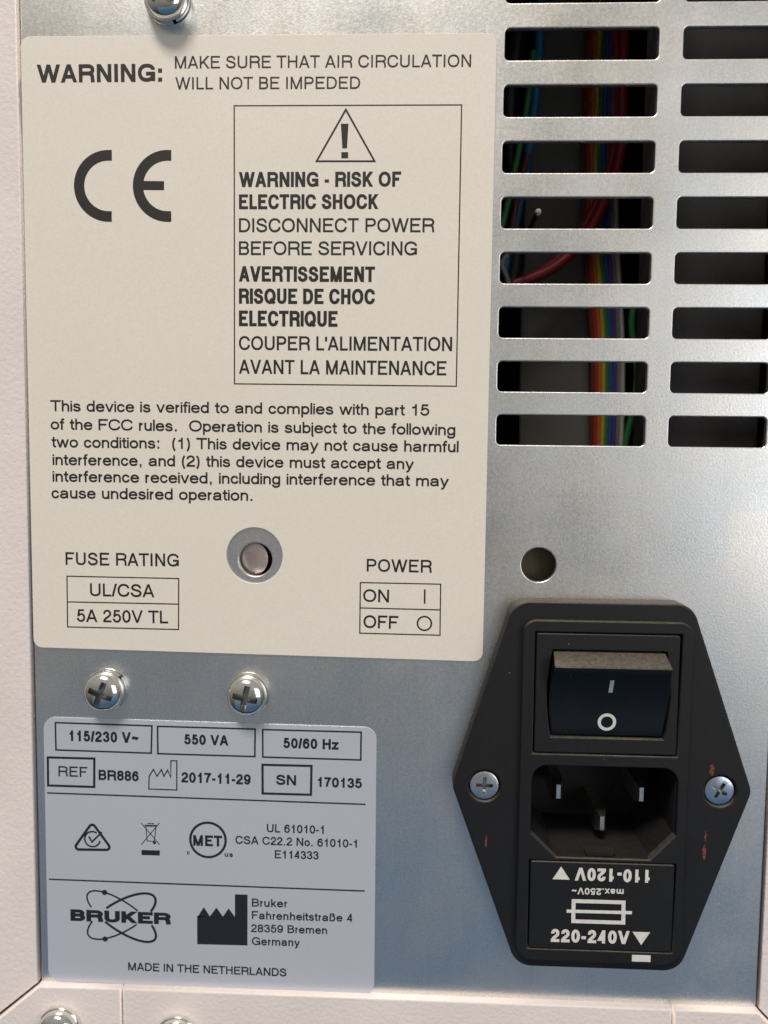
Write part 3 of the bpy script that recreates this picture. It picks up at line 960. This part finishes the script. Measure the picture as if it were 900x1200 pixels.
# fuse drawer
drw = mod.part("fuse_drawer", plate("fuse_drawer", rounded([(26.15, 59.42), (50.6, 59.42), (50.6, 75.0), (26.15, 75.0)], 0.35, 4), [], -1.0, 5.0, 0.2, mc, 3), 'black')
FUSE_ROWS = [
    ('220-240V', 29.94, 73.81, 43.4, 73.74, 2.37, 0.23),
    ('110-120V', 46.75, 60.34, 33.73, 60.34, 2.3, 0.23),
    ('max.250V~', 42.11, 63.9, 33.25, 63.89, 1.19, 0.2),
]
for r in FUSE_ROWS:
    print_text(mod, r, 5.03, 'white_ink', parent=drw)
print_fill(mod, [[(31.34, 60.22), (32.89, 62.53), (29.92, 62.54)]], 5.03, 'white_ink', 'voltage_arrow', drw)
print_fill(mod, [[(43.85, 71.48), (46.87, 71.46), (45.41, 73.82)]], 5.03, 'white_ink', 'voltage_arrow', drw)
print_strokes(mod, [([(33.66, 66.32), (42.16, 66.27), (42.23, 69.91), (33.69, 69.94)], 0.68, True, 'b'), ([(32.79, 68.16), (43.35, 68.07)], 0.58, False, 's')], 5.03, 'white_ink', 'fuse_symbol', drw)
print_fill(mod, [[(43.91, 75.63), (47.09, 75.61), (47.11, 76.81), (43.93, 76.84)]], 5.03, 'white_ink', 'voltage_pointer')
# rust-red scuffs left on the flange
def scuff(u, v, w, l, seed):
    rnd = random.Random(seed)
    L, R_ = [], []
    for k in range(9):
        t = k / 8
        ww = w * math.sin(math.pi * (0.08 + 0.84 * t)) * rnd.uniform(0.6, 1.15)
        o = rnd.uniform(-0.06, 0.06)
        L.append((u + o - ww, v + (t - .5) * l)); R_.append((u + o + ww, v + (t - .5) * l))
    mod.part("rust_scuff", ink_mesh("rust_scuff", [[[(x, -y) for x, y in (L[k], R_[k], R_[k + 1], L[k + 1])] for k in range(8)]], mc, 4.012), 'rust')
scuff(56.5, 42.9, 0.42, 2.1, 1)
scuff(55.8, 57.4, 0.34, 2.6, 2)
scuff(55.95, 54.6, 0.2, 2.0, 4)
scuff(18.5, 56.6, 0.2, 2.2, 3)

# ================================================================ screws
def phillips_cutter(c, d0, depth, arm, w, h_top):
    """tapered cross, as two crossed wedges"""
    verts, faces = [], []
    for k in range(2):
        def q(a, b, h): return (a, b, h) if k == 0 else (b, a, h)
        b0 = len(verts)
        for (a, b, h) in ((arm, w, h_top + 1), (arm * 0.58, w * 0.68, h_top - depth)):
            verts += [q(-a, -b, h), q(a, -b, h), q(a, b, h), q(-a, b, h)]
        faces += [tuple(b0 + i for i in f) for f in ((0, 1, 2, 3), (4, 5, 6, 7), (0, 1, 5, 4), (1, 2, 6, 5), (2, 3, 7, 6), (3, 0, 4, 7))]
    return verts, faces

def cut_cross(me, depth, arm, w, h_top, mat, surf):
    head = bpy.data.objects.new("head_tmp", me); COL.objects.link(head)
    tmp = []
    vs, fs = phillips_cutter(None, 0, depth, arm, w, h_top)
    for k in range(2):
        v = vs[k * 8:(k + 1) * 8]
        f = [tuple(i - k * 8 for i in x) for x in fs[k * 6:(k + 1) * 6]]
        if k: v = [(x * 1.001, y * 1.003, h) for x, y, h in v]
        co = bpy.data.objects.new("cut_tmp", mesh_of("cut", v, f, (0, 0, 0))); COL.objects.link(co)
        md = head.modifiers.new("b", 'BOOLEAN'); md.operation = 'DIFFERENCE'; md.solver = 'EXACT'; md.object = co
        tmp.append(co)
    dg = bpy.context.evaluated_depsgraph_get()
    out = bpy.data.meshes.new_from_object(head.evaluated_get(dg))
    for o in tmp + [head]:
        bpy.data.objects.remove(o)
    out.materials.clear()
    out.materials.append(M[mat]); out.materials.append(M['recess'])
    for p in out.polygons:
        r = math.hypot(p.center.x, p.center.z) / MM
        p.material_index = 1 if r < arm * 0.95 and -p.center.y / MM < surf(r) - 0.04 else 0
    out.shade_smooth(); out.set_sharp_from_angle(angle=math.radians(32))
    out.name = "screw_head"
    return out

def dome_profile(r, side, top, h0):
    prof = [(r * 0.985, h0), (r, h0 + 0.06), (r, h0 + side)]
    for k in range(1, 11):
        a = math.pi / 2 * k / 10
        prof.append((max(r * math.cos(a) ** 0.82, 0.04), h0 + side + (top - side) * math.sin(a) ** 0.95))
    return list(reversed(prof))

def lock_washer(r0, r1, h0, h1, gap):
    verts, faces = [], []
    n = 60
    for i in range(n + 1):
        a = math.radians(gap / 2 + (360 - gap) * i / n)
        lift = 0.22 * (i / n)
        for r, h in ((r0, h0 + lift), (r1 - .12, h0 + lift), (r1, h0 + .12 + lift), (r1, h1 - .12 + lift), (r1 - .12, h1 + lift), (r0, h1 + lift)):
            verts.append((r * math.cos(a), r * math.sin(a), h))
    for i in range(n):
        for k in range(6):
            j = (k + 1) % 6
            faces.append((i * 6 + k, i * 6 + j, (i + 1) * 6 + j, (i + 1) * 6 + k))
    faces += [tuple(range(6)), tuple(range(n * 6, n * 6 + 6))]
    return mesh_of("lock_washer", verts, faces, (0, 0, 0), True, 35)

PAN = cut_cross(lathe("pan_head", dome_profile(3.55, 0.55, 2.55, 0.85), 0, 0, (0, 0, 0), 64, 40), 1.6, 2.8, 0.60, 3.4, 'zinc',
                lambda r: 1.4 + 2.0 * max(0.0, 1 - (r / 3.55) ** (2 / 0.82)) ** 0.475)
RING = lock_washer(2.2, 3.78, 0.0, 0.85, 9)
GROUP_PAN = "pan head screws on the rear of the housing"
WASHER = lathe("flat_washer", [(2.0, 0.85), (3.8, 0.85), (3.9, 0.75), (3.9, 0.0), (2.0, 0.0)], 0, 0, (0, 0, 0), 56, 30)
def pan_screw(u, v, h, spin, gap, label, washer=False):
    t = Thing("pan_head_screw", label, "screw", u, v, h, GROUP_PAN)
    if washer:
        t.part("flat_washer", WASHER, 'zinc').location = (0, 0.85 * MM, 0)
    a = t.part("screw_head", PAN, 'zinc'); a.rotation_euler = (0, math.radians(spin), 0)
    b = t.part("lock_washer", RING, 'zinc'); b.rotation_euler = (0, math.radians(gap), 0)
pan_screw(-49.35, 32.6, 0, 20, -42, "bright zinc pan head screw above the mains voltage box")
pan_screw(-23.75, 32.7, 0, 12, 150, "bright zinc pan head screw above the 550 VA box")
pan_screw(-36.9, -84.7, 0.85, 52, 70, "bright zinc pan head screw above the WARNING heading", True)
pan_screw(-58.2, 95.2, 1.5, 30, 200, "zinc pan head screw in the white corner tab")
pan_screw(-36.5, 96.0, 1.5, 8, 100, "zinc pan head screw in the white bottom flange")

FLAT = cut_cross(lathe("flat_head", [(0.04, 0.0), (2.2, 0.0), (2.42, -0.08), (2.5, -0.25), (1.3, -1.6), (0.6, -1.6)], 0, 0, (0, 0, 0), 56, 30), 0.9, 1.85, 0.36, 0.0, 'flat_screw', lambda r: 0.0)
FLAT_BLUE = FLAT.copy(); FLAT_BLUE.materials[0] = M['blue_screw']
def flat_screw(u, v, spin, label, mesh):
    t = Thing("flat_head_screw", label, "screw", u, v, 3.75, "flat head screws holding the power inlet")
    a = t.part("screw_head", mesh, 'flat_screw'); a.rotation_euler = (0, math.radians(spin), 0)
flat_screw(18.04, 46.8, 2, "grey flat head screw with upright cross in black flange", FLAT)
flat_screw(58.04, 46.6, 30, "bluish flat head screw with tilted cross between red scuffs", FLAT_BLUE)

# ================================================================ inside the instrument
ic = (2.5, 100.0, -90.0)
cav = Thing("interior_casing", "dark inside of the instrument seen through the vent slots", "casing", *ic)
def slab(name, u0, u1, v0, v1, h0, h1, c):
    return prism(name, [(u0, v0), (u1, v0), (u1, v1), (u0, v1)], h0, [(u0, v0), (u1, v0), (u1, v1), (u0, v1)], h1, c)
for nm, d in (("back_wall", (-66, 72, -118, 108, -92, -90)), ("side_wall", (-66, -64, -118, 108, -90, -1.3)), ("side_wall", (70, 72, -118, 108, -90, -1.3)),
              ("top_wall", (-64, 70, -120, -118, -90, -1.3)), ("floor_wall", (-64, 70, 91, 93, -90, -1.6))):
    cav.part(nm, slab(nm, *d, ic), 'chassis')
for nm, d in (("seam_light_block", (-88, -62.6, -118, 112, -4.4, -3.1)), ("seam_light_block", (67.7, 94, -118, 113, -4.4, -3.1)), ("seam_light_block", (-62.4, 67.5, 90.2, 113, -4.4, -3.1))):  # unseen dark slabs added behind the seams to stop background light
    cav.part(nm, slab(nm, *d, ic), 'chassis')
_b = [(31.76, -123.22), (42.39, -123.1), (46.4, 7.36), (29.98, 7.61), (29.23, -55.73)]
brc = (_b[2][0], _b[2][1], -52.0)
_me = prism("sheet_bracket", _b, -53.0, _b, -52.0, brc)
Thing("sheet_bracket", "plain grey sheet metal bracket standing behind the left vent slots", "bracket", *brc, mesh=_me, mat='bracket')
_l = (27.59, -55.45)
lc = (_l[0], _l[1], -52.0)
post = Thing("glint_post", "tiny white tipped standoff for a glint on the grey bracket behind a slot", "standin", *lc)  # added post; its white tip colour stands in for a bright glint
post.part("tip", lathe("tip", [(0.04, -15.6), (0.35, -15.7), (0.55, -16.0), (0.6, -16.6), (0.5, -17.2)], _l[0], _l[1], lc, 20, 50), 'white_ink')
post.part("shaft", lathe("shaft", [(0.46, -17.1), (0.46, -52.0)], _l[0], _l[1], lc, 16, 50), 'chassis')
ra, rb, rd, re_, rv0, rv1 = [40.91, 48.81, 44.2, 51.81, -118.99, 6.66]
rbc = ((ra + rb) / 2, rv1, -45.0)
rib = Thing("ribbon_cable", "flat rainbow ribbon cable hanging behind the left vent slots", "cable", *rbc)
for k, nm in enumerate(("brown", "red", "orange", "yellow", "green", "blue", "violet", "grey", "white")):
    t = (k + 0.5) / 9
    top, bot = ra + (rb - ra) * t, rd + (re_ - rd) * t
    pts_ = [(top, rv0, -45), (top + .1, rv0 * .6 + rv1 * .4, -45.2), (bot - .1, rv0 * .3 + rv1 * .7, -44.9), (bot, rv1, -45)]
    rib.part("strand", tube("strand", pts_, (rb - ra) / 18 * 1.04, rbc, 8, 5), 'wire_' + nm)
def wire(pts, r, mat, label, group=None):
    c = pts[-1]
    Thing("wire", label, "wire", *c, mesh=tube("wire", pts, r, c), mat=mat, group=group)
wire([(46.29, -110.9, -40), (47.88, -100.57, -40), (48.18, -86.68, -40), (48.05, -74.38, -40), (44.95, -64.08, -40), (40.12, -55.66, -40), (33.88, -50.05, -40), (25.69, -46.75, -40)], 1.15, 'wire_crimson', "red wire curling in front of the ribbon cable to the left")
wire([(44.95, -112.03, -42), (46.55, -101.58, -42), (47.56, -87.52, -42), (46.88, -75.09, -42), (43.39, -64.13, -42), (38.49, -55.79, -42), (32.16, -50.11, -42), (24.42, -46.96, -42)], 0.75, 'wire_crimson', "thin red wire running behind the thicker red wire")
wire([(30.12, -110.52, -39), (30.12, -96.77, -39), (29.68, -86.35, -39), (28.37, -74.08, -39), (26.31, -61.65, -39), (23.68, -49.08, -39)], 1.0, 'wire_teal', "blue wire along the left edge of the grey bracket")
wire([(28.65, -94.11, -37), (27.67, -83.79, -37), (25.81, -72.5, -37), (23.56, -61.09, -37), (20.72, -50.43, -37)], 0.7, 'wire_green', "thin green wire leaning beside the blue wire")
wire([(28.06, -73.72, -38), (26.95, -67.56, -38), (25.65, -61.37, -38), (24.77, -52.45, -38)], 0.7, 'wire_brown', "thin brown wire between the green and blue wires")
wire([(53.77, -47.78, -41), (52.01, -40.48, -41), (52.39, -34.98, -41), (53.57, -27.61, -41), (52.9, -20.18, -41), (51.64, -13.64, -41), (50.81, -5.17, -41)], 0.7, 'wire_green', "dark green wire wavering right of the ribbon cable")
wire([(26.48, -109.94, -41), (25.19, -96.02, -41), (24.2, -83.69, -41), (25.31, -67.62, -41), (26.39, -53.16, -41), (24.05, -42.18, -41)], 2.2, 'wire_jet', "thick black cable behind the blue wire")
wire([(26.64, -57.02, -35), (24.25, -52.63, -35), (22.88, -49.99, -35), (24.01, -47.34, -35), (24.81, -43.81, -35)], 0.55, 'wire_grey', "short grey wire looped below the brown wire")
fc = (57.0, -8.0, -10.0)
Thing("filter_block", "black foam filter block filling the right vent column", "filter", *fc,
      mesh=plate("filter_block", rrect(46.4, -112, 67.0, -8.0, 1.0), [], -16.0, -9.0, 0.5, fc), mat='foam')
_bs = (-23.94, 8.89)
bc = (_bs[0], _bs[1], -18.0)
Thing("metal_boss", "pinkish metal boss showing through the round hole in the cream label", "boss", *bc,
      mesh=lathe("metal_boss", [(0.04, -1.9), (2.9, -1.95), (3.3, -2.1), (3.5, -2.5), (3.55, -18.0)], _bs[0], _bs[1], bc, 40, 40), mat='boss')
oc = (27.0, 16.0, -4.5)
Thing("circuit_board", "dark olive circuit board edge seen through the round hole above the inlet", "circuit board", *oc,
      mesh=plate("circuit_board", rrect(18.0, 1.0, 36.0, 16.0, 0.4), [], -6.1, -4.5, 0.1, oc), mat='olive')
